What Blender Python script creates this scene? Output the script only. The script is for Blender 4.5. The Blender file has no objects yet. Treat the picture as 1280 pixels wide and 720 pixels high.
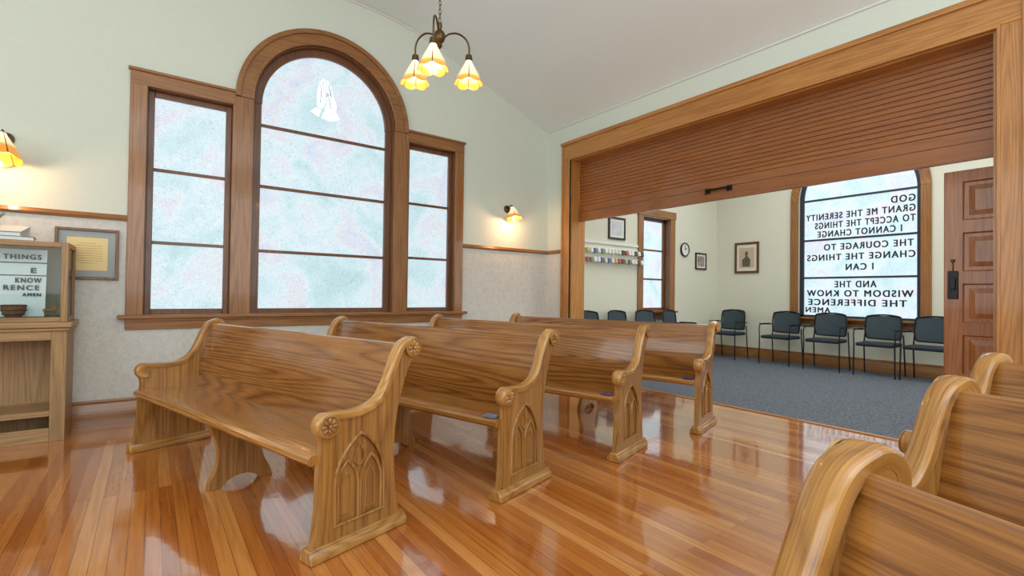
import bpy, bmesh, math, random
from mathutils import Vector, Matrix
random.seed(4)
scene=bpy.context.scene
COL=scene.collection
scene.view_settings.view_transform='Standard'
scene.view_settings.look='None'

# ------------------------------------------------------------ materials
def srgb(r,g,b):
    def c(v):
        v/=255.0
        return v/12.92 if v<=0.04045 else ((v+0.055)/1.055)**2.4
    return (c(r),c(g),c(b),1)
def newmat(name):
    m=bpy.data.materials.new(name); m.use_nodes=True
    nt=m.node_tree; b=nt.nodes['Principled BSDF']
    return m,nt,b
def N(nt,t,**k):
    n=nt.nodes.new(t)
    for a,v in k.items(): setattr(n,a,v)
    return n
def ramp(nt,stops,fac):
    r=N(nt,'ShaderNodeValToRGB'); e=r.color_ramp.elements
    while len(e)<len(stops): e.new(0.5)
    for i,(p,c) in enumerate(stops): e[i].position=p; e[i].color=c
    nt.links.new(fac,r.inputs[0]); return r
def plain(name,col,rough=0.5,metal=0.0,noise=0.0,coat=0.0,bump=0.0,bscale=60):
    m,nt,b=newmat(name)
    b.inputs['Roughness'].default_value=rough; b.inputs['Metallic'].default_value=metal
    b.inputs['Coat Weight'].default_value=coat
    tc=N(nt,'ShaderNodeTexCoord'); nz=N(nt,'ShaderNodeTexNoise'); nz.inputs['Scale'].default_value=bscale; nz.inputs['Detail'].default_value=4
    nt.links.new(tc.outputs['Object'],nz.inputs['Vector'])
    k=max(noise,0.02)
    lo=tuple(c*(1-k) for c in col[:3])+(1,); hi=tuple(min(1,c*(1+k)) for c in col[:3])+(1,)
    r=ramp(nt,[(0.3,lo),(0.7,hi)],nz.outputs['Fac']); nt.links.new(r.outputs[0],b.inputs['Base Color'])
    if bump>0:
        bp=N(nt,'ShaderNodeBump'); bp.inputs['Strength'].default_value=bump; bp.inputs['Distance'].default_value=0.01
        nt.links.new(nz.outputs['Fac'],bp.inputs['Height']); nt.links.new(bp.outputs[0],b.inputs['Normal'])
    return m
def emis(name,col,strength,noise=0.05,scale=20):
    m,nt,b=newmat(name)
    tc=N(nt,'ShaderNodeTexCoord'); nz=N(nt,'ShaderNodeTexNoise'); nz.inputs['Scale'].default_value=scale
    nt.links.new(tc.outputs['Object'],nz.inputs['Vector'])
    r=ramp(nt,[(0.3,tuple(c*(1-noise) for c in col[:3])+(1,)),(0.7,col)],nz.outputs['Fac'])
    nt.links.new(r.outputs[0],b.inputs['Base Color']); nt.links.new(r.outputs[0],b.inputs['Emission Color'])
    b.inputs['Emission Strength'].default_value=strength; b.inputs['Roughness'].default_value=0.4
    return m
def wood(name,light,mid,dark,axis,rough=0.35,coat=0.3,gs=1.0,ring=0.17):
    m,nt,b=newmat(name)
    tc=N(nt,'ShaderNodeTexCoord'); oi=N(nt,'ShaderNodeObjectInfo')
    add=N(nt,'ShaderNodeVectorMath',operation='ADD'); sc=N(nt,'ShaderNodeVectorMath',operation='SCALE')
    comb=N(nt,'ShaderNodeCombineXYZ')
    for i in range(3): nt.links.new(oi.outputs['Random'],comb.inputs[i])
    nt.links.new(comb.outputs[0],sc.inputs[0]); sc.inputs['Scale'].default_value=7.0
    nt.links.new(tc.outputs['Object'],add.inputs[0]); nt.links.new(sc.outputs[0],add.inputs[1])
    def scl(a,c):
        s=[a]*3
        for ch in axis: s['xyz'.index(ch)]=c
        return s
    mp=N(nt,'ShaderNodeMapping'); mp.inputs['Scale'].default_value=scl(6.0*gs,(0.28 if len(axis)==1 else 1.2)*gs)
    nt.links.new(add.outputs[0],mp.inputs[0])
    n1=N(nt,'ShaderNodeTexNoise'); n1.inputs['Scale'].default_value=1.0; n1.inputs['Detail'].default_value=1.0; n1.inputs['Distortion'].default_value=0.0
    nt.links.new(mp.outputs[0],n1.inputs['Vector'])
    mu=N(nt,'ShaderNodeMath',operation='MULTIPLY'); mu.inputs[1].default_value=110.0; nt.links.new(n1.outputs['Fac'],mu.inputs[0])
    si=N(nt,'ShaderNodeMath',operation='SINE'); nt.links.new(mu.outputs[0],si.inputs[0])
    mr=N(nt,'ShaderNodeMapRange'); mr.inputs[1].default_value=-1; mr.inputs[2].default_value=1; nt.links.new(si.outputs[0],mr.inputs[0])
    pw=N(nt,'ShaderNodeMath',operation='POWER'); pw.inputs[1].default_value=0.5; nt.links.new(mr.outputs[0],pw.inputs[0])
    mp2=N(nt,'ShaderNodeMapping'); mp2.inputs['Scale'].default_value=scl(260.0,5.0)
    nt.links.new(add.outputs[0],mp2.inputs[0])
    n2=N(nt,'ShaderNodeTexNoise'); n2.inputs['Scale'].default_value=1.0; n2.inputs['Detail'].default_value=3
    nt.links.new(mp2.outputs[0],n2.inputs['Vector'])
    mx=N(nt,'ShaderNodeMath',operation='MULTIPLY_ADD'); mx.inputs[1].default_value=ring
    nt.links.new(pw.outputs[0],mx.inputs[0])
    h=N(nt,'ShaderNodeMath',operation='MULTIPLY'); h.inputs[1].default_value=0.65; nt.links.new(n2.outputs['Fac'],h.inputs[0])
    nt.links.new(h.outputs[0],mx.inputs[2])
    n3=N(nt,'ShaderNodeTexNoise'); n3.inputs['Scale'].default_value=0.6; n3.inputs['Detail'].default_value=2; nt.links.new(mp.outputs[0],n3.inputs['Vector'])
    m3=N(nt,'ShaderNodeMath',operation='MULTIPLY_ADD'); m3.inputs[1].default_value=0.3; nt.links.new(n3.outputs['Fac'],m3.inputs[0]); nt.links.new(mx.outputs[0],m3.inputs[2])
    r=ramp(nt,[(0.32,dark),(0.57,mid),(0.82,light)],m3.outputs[0])
    nt.links.new(r.outputs[0],b.inputs['Base Color'])
    b.inputs['Roughness'].default_value=rough; b.inputs['Coat Weight'].default_value=coat; b.inputs['Coat Roughness'].default_value=0.08
    return m
pewX=wood('oak_arm',srgb(204,154,84),srgb(172,121,58),srgb(118,74,30),'xz',0.26,0.7,1.0,0.14)
pewZ=wood('oak_panel',srgb(184,133,66),srgb(150,101,44),srgb(96,58,22),'z',0.32,0.6,1.0,0.2)
pewY=wood('oak_seat',srgb(190,135,70),srgb(158,105,48),srgb(104,61,24),'y',0.2,0.9,0.9,0.18)
pewB=wood('oak_back',srgb(168,113,54),srgb(134,83,34),srgb(82,46,16),'y',0.25,0.8,0.9,0.24)
TR=[srgb(170,117,60),srgb(142,93,44),srgb(102,62,26)]
trX=wood('fir_trim_x',*TR,'x',0.35,0.5); trY=wood('fir_trim_y',*TR,'y',0.35,0.5); trZ=wood('fir_trim_z',*TR,'z',0.35,0.5); trYZ=wood('fir_trim_arch_far',*TR,'yz',0.35,0.5)
BM=[srgb(204,146,78),srgb(178,119,56),srgb(138,88,38)]
trBY=wood('fir_beam',*BM,'y',0.35,0.4); trBZ=wood('fir_post',*BM,'z',0.35,0.4)
slatM=wood('slat_wood',srgb(176,111,54),srgb(148,88,40),srgb(114,63,28),'y',0.35,0.4,1.0,0.08)
doorM=wood('door_wood',srgb(180,114,58),srgb(152,91,42),srgb(114,64,28),'z',0.35,0.5)
CB=[srgb(184,148,104),srgb(156,121,80),srgb(122,89,54)]
cabM=wood('cabinet_oak',*CB,'z',0.5,0.1); cabX=wood('cabinet_oak_x',*CB,'x',0.5,0.1)
sashM=wood('sash_wood',srgb(134,85,48),srgb(106,65,36),srgb(74,43,24),'z',0.4,0.3)
blackM=plain('black_metal',srgb(22,22,24),0.4,0.3)
brassM=plain('aged_brass',srgb(92,74,46),0.35,0.9)
whiteM=plain('white_paint',srgb(225,226,220),0.6)

def floor_mat():
    m,nt,b=newmat('fir_strip_floor')
    tc=N(nt,'ShaderNodeTexCoord'); mp=N(nt,'ShaderNodeMapping'); mp.inputs['Rotation'].default_value=(0,0,math.radians(90))
    nt.links.new(tc.outputs['Object'],mp.inputs[0])
    br=N(nt,'ShaderNodeTexBrick'); br.offset=0.37; br.offset_frequency=2
    br.inputs['Scale'].default_value=1.0; br.inputs['Brick Width'].default_value=3.4; br.inputs['Row Height'].default_value=0.060
    br.inputs['Mortar Size'].default_value=0.0010; br.inputs['Mortar Smooth'].default_value=0.2; br.inputs['Bias'].default_value=0
    br.inputs['Color1'].default_value=(0,0,0,1); br.inputs['Color2'].default_value=(1,1,1,1); br.inputs['Mortar'].default_value=(0.5,0.5,0.5,1)
    nt.links.new(mp.outputs[0],br.inputs['Vector'])
    tint=ramp(nt,[(0.0,srgb(168,92,36)),(0.35,srgb(186,110,46)),(0.7,srgb(200,126,58)),(1.0,srgb(216,148,80))],br.outputs['Color'])
    mp2=N(nt,'ShaderNodeMapping'); mp2.inputs['Scale'].default_value=(60,2.0,1)
    nt.links.new(tc.outputs['Object'],mp2.inputs[0])
    n2=N(nt,'ShaderNodeTexNoise'); n2.inputs['Scale'].default_value=1; n2.inputs['Detail'].default_value=6; n2.inputs['Distortion'].default_value=0.6
    nt.links.new(mp2.outputs[0],n2.inputs['Vector'])
    g=ramp(nt,[(0.3,(0.68,0.58,0.48,1)),(0.6,(1,1,1,1))],n2.outputs['Fac'])
    mul=N(nt,'ShaderNodeMix',data_type='RGBA',blend_type='MULTIPLY'); mul.inputs['Factor'].default_value=0.8
    nt.links.new(tint.outputs[0],mul.inputs['A']); nt.links.new(g.outputs[0],mul.inputs['B'])
    mo=N(nt,'ShaderNodeMix',data_type='RGBA'); nt.links.new(br.outputs['Fac'],mo.inputs['Factor'])
    nt.links.new(mul.outputs['Result'],mo.inputs['A']); mo.inputs['B'].default_value=srgb(90,44,18)
    nt.links.new(mo.outputs['Result'],b.inputs['Base Color'])
    b.inputs['Roughness'].default_value=0.16; b.inputs['Coat Weight'].default_value=1.0; b.inputs['Coat Roughness'].default_value=0.06; b.inputs['Coat IOR'].default_value=1.75
    n3=N(nt,'ShaderNodeTexNoise'); n3.inputs['Scale'].default_value=9; nt.links.new(tc.outputs['Object'],n3.inputs['Vector'])
    bp=N(nt,'ShaderNodeBump'); bp.inputs['Strength'].default_value=0.06; bp.inputs['Distance'].default_value=0.01
    nt.links.new(n3.outputs['Fac'],bp.inputs['Height']); nt.links.new(bp.outputs[0],b.inputs['Normal']); nt.links.new(bp.outputs[0],b.inputs['Coat Normal'])
    return m
floorM=floor_mat()
carpetM=plain('blue_grey_carpet',srgb(92,98,108),0.95,0,0.75,0,0.8,75)

def wall_mat(name,upper,lower1=None,lower2=None,zsplit=1.72):
    m,nt,b=newmat(name); b.inputs['Roughness'].default_value=0.85
    g=N(nt,'ShaderNodeNewGeometry'); nz=N(nt,'ShaderNodeTexNoise'); nz.inputs['Scale'].default_value=45; nz.inputs['Detail'].default_value=5
    nt.links.new(g.outputs['Position'],nz.inputs['Vector'])
    up=ramp(nt,[(0.3,tuple(c*0.97 for c in upper[:3])+(1,)),(0.7,upper)],nz.outputs['Fac'])
    out=up.outputs[0]
    if lower1:
        n2=N(nt,'ShaderNodeTexNoise'); n2.inputs['Scale'].default_value=34; n2.inputs['Detail'].default_value=6; n2.inputs['Distortion'].default_value=1.2
        nt.links.new(g.outputs['Position'],n2.inputs['Vector'])
        vo=N(nt,'ShaderNodeTexVoronoi'); vo.inputs['Scale'].default_value=16; nt.links.new(g.outputs['Position'],vo.inputs['Vector'])
        ad=N(nt,'ShaderNodeMath',operation='MULTIPLY_ADD'); ad.inputs[1].default_value=0.2
        nt.links.new(vo.outputs['Distance'],ad.inputs[0]); nt.links.new(n2.outputs['Fac'],ad.inputs[2])
        lo=ramp(nt,[(0.46,lower1),(0.68,lower2)],ad.outputs[0])
        sx=N(nt,'ShaderNodeSeparateXYZ'); nt.links.new(g.outputs['Position'],sx.inputs[0])
        gt=N(nt,'ShaderNodeMath',operation='GREATER_THAN'); gt.inputs[1].default_value=zsplit; nt.links.new(sx.outputs['Z'],gt.inputs[0])
        mx=N(nt,'ShaderNodeMix',data_type='RGBA'); nt.links.new(gt.outputs[0],mx.inputs['Factor'])
        nt.links.new(lo.outputs[0],mx.inputs['A']); nt.links.new(up.outputs[0],mx.inputs['B']); out=mx.outputs['Result']
    nt.links.new(out,b.inputs['Base Color'])
    bp=N(nt,'ShaderNodeBump'); bp.inputs['Strength'].default_value=0.2; bp.inputs['Distance'].default_value=0.004
    nt.links.new(nz.outputs['Fac'],bp.inputs['Height']); nt.links.new(bp.outputs[0],b.inputs['Normal'])
    return m
wallM=wall_mat('cream_wall_with_paper',srgb(216,223,212),srgb(202,202,197),srgb(214,214,209))
wallF=wall_mat('cream_wall_plain',srgb(218,217,200))
ceilM=wall_mat('ceiling_plaster',srgb(237,245,245))

def glass_mat(name,strength):
    m,nt,b=newmat(name)
    g=N(nt,'ShaderNodeNewGeometry')
    n1=N(nt,'ShaderNodeTexNoise'); n1.inputs['Scale'].default_value=2.2; n1.inputs['Detail'].default_value=4; n1.inputs['Distortion'].default_value=0.8
    nt.links.new(g.outputs['Position'],n1.inputs['Vector'])
    r1=ramp(nt,[(0.28,srgb(176,208,212)),(0.40,srgb(192,218,226)),(0.50,srgb(208,224,232)),(0.58,srgb(214,214,224)),(0.66,srgb(198,210,230)),(0.8,srgb(194,220,220))],n1.outputs['Fac'])
    n2=N(nt,'ShaderNodeTexNoise'); n2.inputs['Scale'].default_value=30; n2.inputs['Detail'].default_value=3; n2.inputs['Distortion'].default_value=2.5
    nt.links.new(g.outputs['Position'],n2.inputs['Vector'])
    r2=ramp(nt,[(0.34,(0.78,0.82,0.84,1)),(0.45,(0.94,0.96,0.97,1)),(0.51,(1.18,1.18,1.17,1)),(0.57,(0.94,0.96,0.97,1)),(0.68,(1.14,1.14,1.13,1))],n2.outputs['Fac'])
    mu=N(nt,'ShaderNodeMix',data_type='RGBA',blend_type='MULTIPLY'); mu.inputs['Factor'].default_value=0.85
    nt.links.new(r1.outputs[0],mu.inputs['A']); nt.links.new(r2.outputs[0],mu.inputs['B'])
    nt.links.new(mu.outputs['Result'],b.inputs['Emission Color']); b.inputs['Emission Strength'].default_value=strength
    b.inputs['Base Color'].default_value=(0.12,0.14,0.14,1); b.inputs['Roughness'].default_value=0.25
    bp=N(nt,'ShaderNodeBump'); bp.inputs['Strength'].default_value=0.5; bp.inputs['Distance'].default_value=0.01
    nt.links.new(n2.outputs['Fac'],bp.inputs['Height']); nt.links.new(bp.outputs[0],b.inputs['Normal'])
    return m
glassM=glass_mat('textured_window_glass',1.0)
glassF=glass_mat('textured_window_glass_bright',1.15)
handsM=emis('etched_white',(0.95,0.98,1,1),0.95,0.12,25)
letterM=plain('black_vinyl',srgb(22,22,28),0.6)
def caseglass():
    m=bpy.data.materials.new('case_glass'); m.use_nodes=True; nt=m.node_tree; nt.nodes.clear()
    o=N(nt,'ShaderNodeOutputMaterial'); t=N(nt,'ShaderNodeBsdfTransparent'); g=N(nt,'ShaderNodeBsdfGlossy'); g.inputs['Roughness'].default_value=0.03
    t.inputs[0].default_value=(0.97,0.99,0.98,1)
    f=N(nt,'ShaderNodeFresnel'); f.inputs[0].default_value=1.3; mx=N(nt,'ShaderNodeMixShader')
    nt.links.new(f.outputs[0],mx.inputs[0]); nt.links.new(t.outputs[0],mx.inputs[1]); nt.links.new(g.outputs[0],mx.inputs[2]); nt.links.new(mx.outputs[0],o.inputs[0])
    return m
caseGlassM=caseglass()
def shade_mat():
    m,nt,b=newmat('amber_art_glass')
    tc=N(nt,'ShaderNodeTexCoord'); sx=N(nt,'ShaderNodeSeparateXYZ'); nt.links.new(tc.outputs['Object'],sx.inputs[0])
    at=N(nt,'ShaderNodeMath',operation='ARCTAN2'); nt.links.new(sx.outputs['Y'],at.inputs[0]); nt.links.new(sx.outputs['X'],at.inputs[1])
    mu=N(nt,'ShaderNodeMath',operation='MULTIPLY'); mu.inputs[1].default_value=3; nt.links.new(at.outputs[0],mu.inputs[0])
    sn=N(nt,'ShaderNodeMath',operation='SINE'); nt.links.new(mu.outputs[0],sn.inputs[0])
    ab=N(nt,'ShaderNodeMath',operation='ABSOLUTE'); nt.links.new(sn.outputs[0],ab.inputs[0])
    zz=N(nt,'ShaderNodeMapRange'); zz.inputs[1].default_value=-0.15; zz.inputs[2].default_value=-0.02; nt.links.new(sx.outputs['Z'],zz.inputs[0])
    col=ramp(nt,[(0.0,srgb(222,142,52)),(0.22,srgb(236,166,76)),(0.30,srgb(244,214,160)),(0.8,srgb(250,234,200))],zz.outputs[0])
    ld=N(nt,'ShaderNodeMath',operation='GREATER_THAN'); ld.inputs[1].default_value=0.13; nt.links.new(ab.outputs[0],ld.inputs[0])
    mx=N(nt,'ShaderNodeMix',data_type='RGBA'); nt.links.new(ld.outputs[0],mx.inputs['Factor']); mx.inputs['A'].default_value=srgb(96,62,28); nt.links.new(col.outputs[0],mx.inputs['B'])
    nt.links.new(mx.outputs['Result'],b.inputs['Base Color']); nt.links.new(mx.outputs['Result'],b.inputs['Emission Color'])
    b.inputs['Emission Strength'].default_value=0.55; b.inputs['Roughness'].default_value=0.2
    return m
shadeM=shade_mat()

# ------------------------------------------------------------ geometry builder
class Geo:
    def __init__(s): s.bm=bmesh.new(); s.mi=0
    def face(s,vs):
        try:
            f=s.bm.faces.new(vs); f.material_index=s.mi; return f
        except ValueError: return None
    def box(s,x0,x1,y0,y1,z0,z1):
        v=[s.bm.verts.new(p) for p in ((x0,y0,z0),(x1,y0,z0),(x1,y1,z0),(x0,y1,z0),(x0,y0,z1),(x1,y0,z1),(x1,y1,z1),(x0,y1,z1))]
        for q in ((0,3,2,1),(4,5,6,7),(0,1,5,4),(1,2,6,5),(2,3,7,6),(3,0,4,7)): s.face([v[i] for i in q])
        return s
    def prism(s,poly,plane,a,b):
        def mk(p,d):
            return {'xz':(p[0],d,p[1]),'yz':(d,p[0],p[1]),'xy':(p[0],p[1],d)}[plane]
        A=[s.bm.verts.new(mk(p,a)) for p in poly]; B=[s.bm.verts.new(mk(p,b)) for p in poly]
        s.face(A); s.face(B[::-1]); n=len(poly)
        for i in range(n): s.face([A[i],A[(i+1)%n],B[(i+1)%n],B[i]])
        return s
    def ring(s,c,r0,r1,plane,a,b,a0=0,a1=math.pi,n=40):
        def mk(r,t,d):
            p=(c[0]+r*math.cos(t),c[1]+r*math.sin(t))
            return {'xz':(p[0],d,p[1]),'yz':(d,p[0],p[1])}[plane]
        prev=None
        for i in range(n+1):
            t=a0+(a1-a0)*i/n
            q=[s.bm.verts.new(mk(r,t,d)) for r,d in ((r0,a),(r1,a),(r1,b),(r0,b))]
            if prev:
                for k in range(4): s.face([prev[k],prev[(k+1)%4],q[(k+1)%4],q[k]])
            else: s.face(q)
            prev=q
        s.face(prev[::-1]); return s
    def tube(s,path,r,n=8,closed=False,cap=True):
        P=[Vector(p) for p in path]; m=len(P)
        R=r if isinstance(r,(list,tuple)) else [r]*m
        t0=(P[1]-P[0]).normalized(); up=Vector((0,0,1)) if abs(t0.z)<0.9 else Vector((1,0,0))
        nrm=(up-t0*up.dot(t0)).normalized(); rings=[]
        for i in range(m):
            if closed: t=(P[(i+1)%m]-P[i-1]).normalized()
            else: t=(P[min(i+1,m-1)]-P[max(i-1,0)]).normalized()
            nrm=(nrm-t*nrm.dot(t)).normalized(); bi=t.cross(nrm)
            rings.append([s.bm.verts.new(P[i]+(nrm*math.cos(2*math.pi*k/n)+bi*math.sin(2*math.pi*k/n))*R[i]) for k in range(n)])
        for i in range(m if closed else m-1):
            A=rings[i];B=rings[(i+1)%m]
            for k in range(n): s.face([A[k],A[(k+1)%n],B[(k+1)%n],B[k]])
        if not closed and cap: s.face(rings[0][::-1]); s.face(rings[-1])
        return s
    def lathe(s,prof,c=(0,0,0),n=24,axis='z',scal=None):
        rings=[]
        for (r,h) in prof:
            row=[]
            for k in range(n):
                a=2*math.pi*k/n; rr=max(r,1e-4)
                if scal: rr*=1+scal(a,h)
                x,y=rr*math.cos(a),rr*math.sin(a)
                p={'z':(x,y,h),'y':(x,h,y),'x':(h,x,y)}[axis]
                row.append(s.bm.verts.new((c[0]+p[0],c[1]+p[1],c[2]+p[2])))
            rings.append(row)
        for i in range(len(rings)-1):
            for k in range(n): s.face([rings[i][k],rings[i][(k+1)%n],rings[i+1][(k+1)%n],rings[i+1][k]])
        return s
    def sweep(s,path,prof):
        m=len(path); rings=[]
        for i in range(m):
            a=path[max(i-1,0)]; b=path[min(i+1,m-1)]
            tx,tz=b[0]-a[0],b[1]-a[1]; l=math.hypot(tx,tz) or 1; nx,nz=-tz/l,tx/l
            rings.append([s.bm.verts.new((path[i][0]+nx*q[0],q[1],path[i][1]+nz*q[0])) for q in prof])
        k=len(prof)
        for i in range(m-1):
            for j in range(k): s.face([rings[i][j],rings[i][(j+1)%k],rings[i+1][(j+1)%k],rings[i+1][j]])
        s.face(rings[0][::-1]); s.face(rings[-1]); return s
    def make(s,name,mats,parent=None,bevel=0,smooth=True,angle=35,merge=False):
        if merge: bmesh.ops.remove_doubles(s.bm,verts=s.bm.verts,dist=1e-5)
        bmesh.ops.recalc_face_normals(s.bm,faces=s.bm.faces)
        me=bpy.data.meshes.new(name); s.bm.to_mesh(me); s.bm.free()
        for mt in (mats if isinstance(mats,(list,tuple)) else [mats]): me.materials.append(mt)
        if smooth: me.shade_smooth(); me.set_sharp_from_angle(angle=math.radians(angle))
        ob=bpy.data.objects.new(name,me); COL.objects.link(ob)
        if parent: ob.parent=parent
        if bevel:
            md=ob.modifiers.new('b','BEVEL'); md.width=bevel; md.segments=2; md.limit_method='ANGLE'; md.angle_limit=math.radians(40)
        return ob
def boxes(name,lst,mat,parent,bevel=0.0):
    return [Geo().box(*b).make(name,mat,parent,bevel) for b in lst]
def cut(ob,cutters):
    for c in cutters:
        c.parent=ob.parent
        md=ob.modifiers.new('c','BOOLEAN'); md.object=c; md.operation='DIFFERENCE'; md.solver='EXACT'
    bpy.context.view_layer.update()
    dg=bpy.context.evaluated_depsgraph_get()
    me=bpy.data.meshes.new_from_object(ob.evaluated_get(dg))
    ob.modifiers.clear(); ob.data=me
    for c in cutters: bpy.data.objects.remove(c)
    return ob
def smooth_path(pts,sub=6):
    out=[]; n=len(pts)
    for i in range(n-1):
        p0=pts[max(i-1,0)];p1=pts[i];p2=pts[i+1];p3=pts[min(i+2,n-1)]
        for k in range(sub):
            t=k/sub
            out.append(tuple(0.5*((2*p1[j])+(-p0[j]+p2[j])*t+(2*p0[j]-5*p1[j]+4*p2[j]-p3[j])*t*t+(-p0[j]+3*p1[j]-3*p2[j]+p3[j])*t**3) for j in range(len(p1))))
    out.append(tuple(pts[-1])); return out
def empty(name,loc=(0,0,0),rz=0,label=None,cat=None,group=None,kind=None):
    e=bpy.data.objects.new(name,None); e.empty_display_size=0.1; e.location=loc; e.rotation_euler=(0,0,rz); COL.objects.link(e)
    tag(e,label,cat,group,kind); return e
def tag(e,label=None,cat=None,group=None,kind=None):
    if label: e['label']=label
    if cat: e['category']=cat
    if group: e['group']=group
    if kind: e['kind']=kind
    return e
def struct(ob): ob['kind']='structure'; return ob
def clone(root,loc,rz,label=None):
    r=root.copy(); COL.objects.link(r); r.location=loc; r.rotation_euler=(0,0,rz)
    if label: r['label']=label
    def rec(src,dst):
        for ch in [o for o in src.children]:
            c=ch.copy(); COL.objects.link(c); c.parent=dst; rec(ch,c)
    rec(root,r); return r
def text_obj(body,width,height,mat,M,parent,name='lettering',bold=0.028):
    cu=bpy.data.curves.new('t','FONT'); cu.body=body; cu.size=1; cu.extrude=0.004; cu.space_character=1.25
    t=bpy.data.objects.new('t',cu); COL.objects.link(t); bpy.context.view_layer.update()
    me=bpy.data.meshes.new_from_object(t.evaluated_get(bpy.context.evaluated_depsgraph_get())); bpy.data.objects.remove(t)
    bm=bmesh.new()
    for k,(dx,dy) in enumerate(((0,0),(bold,bold*0.5),(-bold,bold*0.5),(bold,-bold*0.5),(-bold,-bold*0.5))):
        n0=len(bm.verts); bm.from_mesh(me); bm.verts.ensure_lookup_table()
        for v in bm.verts[n0:]: v.co.x+=dx; v.co.y+=dy; v.co.z+=0.0003*k
    bm.to_mesh(me); bm.free()
    xs=[v.co.x for v in me.vertices]; ys=[v.co.y for v in me.vertices]
    sx=width/(max(xs)-min(xs)); sy=height/(max(ys)-min(ys)); x0=min(xs); y0=min(ys)
    for v in me.vertices: v.co=M@Vector(((v.co.x-x0)*sx,(v.co.y-y0)*sy,v.co.z))
    me.materials.clear(); me.materials.append(mat)
    o=bpy.data.objects.new(name,me); COL.objects.link(o); o.parent=parent; return o

YW=5.30; XR=4.57
# ------------------------------------------------------------ room shell
struct(Geo().box(-4,4.79,-4,5.35,-0.1,0).make('floor',floorM,smooth=False))
struct(Geo().box(4.79,9.1,-1.2,5.35,-0.1,0.004).make('floor_carpet',carpetM,smooth=False))
w=Geo().box(-4.1,4.67,YW,YW+0.22,-0.1,4.7).make('wall_north',wallM,smooth=False)
def arch_poly(cx,hw,z0,zs,n=32):
    return [(cx-hw,z0),(cx+hw,z0)]+[(cx+hw*math.cos(math.pi*i/n),zs+hw*math.sin(math.pi*i/n)) for i in range(n+1)]
c1=Geo().box(-0.06,0.64,5.0,6,0.90,2.90).make('k',wallM)
c2=Geo().box(2.36,3.04,5.0,6,0.90,2.90).make('k',wallM)
c3=Geo().prism(arch_poly(1.5,0.73,0.90,2.98),'xz',5.0,6).make('k',wallM)
struct(cut(w,[c1,c2,c3]))
w=Geo().box(4.67,9.2,YW,YW+0.22,-0.1,4.7).make('wall_far_north',wallF,smooth=False)
c1=Geo().box(6.70,7.46,5.0,6,0.86,2.50).make('k',wallF); struct(cut(w,[c1]))
w=Geo().box(XR,4.82,-4,YW,-0.1,4.7).make('wall_east',wallM,smooth=False)
c1=Geo().box(4,5,0.67,4.82,-0.2,2.97).make('k',wallM); struct(cut(w,[c1]))
w=Geo().box(9.0,9.22,-1.2,YW,-0.1,4.7).make('wall_far_east',wallF,smooth=False)
c1=Geo().prism(arch_poly(2.95,0.84,0.80,2.80),'yz',8,10).make('k',wallF); struct(cut(w,[c1]))
struct(Geo().box(4.82,9.2,-1.4,-1.2,-0.1,4.7).make('wall_far_south',wallF,smooth=False))
struct(Geo().box(-4.2,-4.0,-4,YW,-0.1,4.7).make('wall_west',wallM,smooth=False))
struct(Geo().box(-4.2,4.82,-4.2,-4.0,-0.1,4.7).make('wall_south',wallM,smooth=False))
prof=[(4.60,3.45),(3.38,3.93),(2.58,4.20),(2.08,4.29),(1.67,4.31),(0,4.31),(-4.1,4.31)]
prof=[prof[0]]+smooth_path(prof[1:5],6)+prof[5:]
g=Geo(); g.prism(prof+[(-4.1,4.5),(4.60,4.5)],'xz',-4.1,YW+0.02); struct(g.make('ceiling',ceilM,angle=20))
struct(Geo().box(4.8,9.1,-1.3,5.4,4.0,4.1).make('ceiling_far',ceilM,smooth=False))
g=Geo(); pth=[(x,YW-0.008,z-0.012) for x,z in prof[:-1]]; g.tube(pth,0.011,6); g.tube([(XR-0.008,-4,3.455),(XR-0.008,YW,3.455)],0.011,6)
struct(g.make('trim_1',whiteM))
def railprof(): return [(0,0),(0.022,0.004),(0.03,0.02),(0.022,0.036),(0.016,0.05),(0,0.052)]
g=Geo()
for a,b in ((-4,-0.17),(3.15,XR)): g.prism([(YW-p[0],1.70+p[1]) for p in railprof()],'yz',a,b)
struct(g.make('trim_2',trX))
struct(Geo().prism([(XR-p[0],1.70+p[1]) for p in railprof()],'xz',4.97,YW).make('trim_3',trY))
bb=[(0,0),(0.022,0),(0.022,0.15),(0.014,0.165),(0.018,0.18),(0.01,0.195),(0,0.195)]
struct(Geo().prism([(YW-p[0],p[1]) for p in bb],'yz',-4,XR).make('baseboard_north',trX))
struct(Geo().prism([(XR-p[0],p[1]) for p in bb],'xz',4.97,YW).make('baseboard_east',trY))
struct(Geo().prism([(YW-p[0],p[1]) for p in bb],'yz',4.82,9.0).make('baseboard_far_north',trX))
struct(Geo().prism([(9.0-p[0],p[1]) for p in bb],'xz',-1.2,YW).make('baseboard_far_east',trY))
struct(Geo().box(4.77,4.81,0.67,4.82,0.0,0.008).make('trim_4',trBY))

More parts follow.
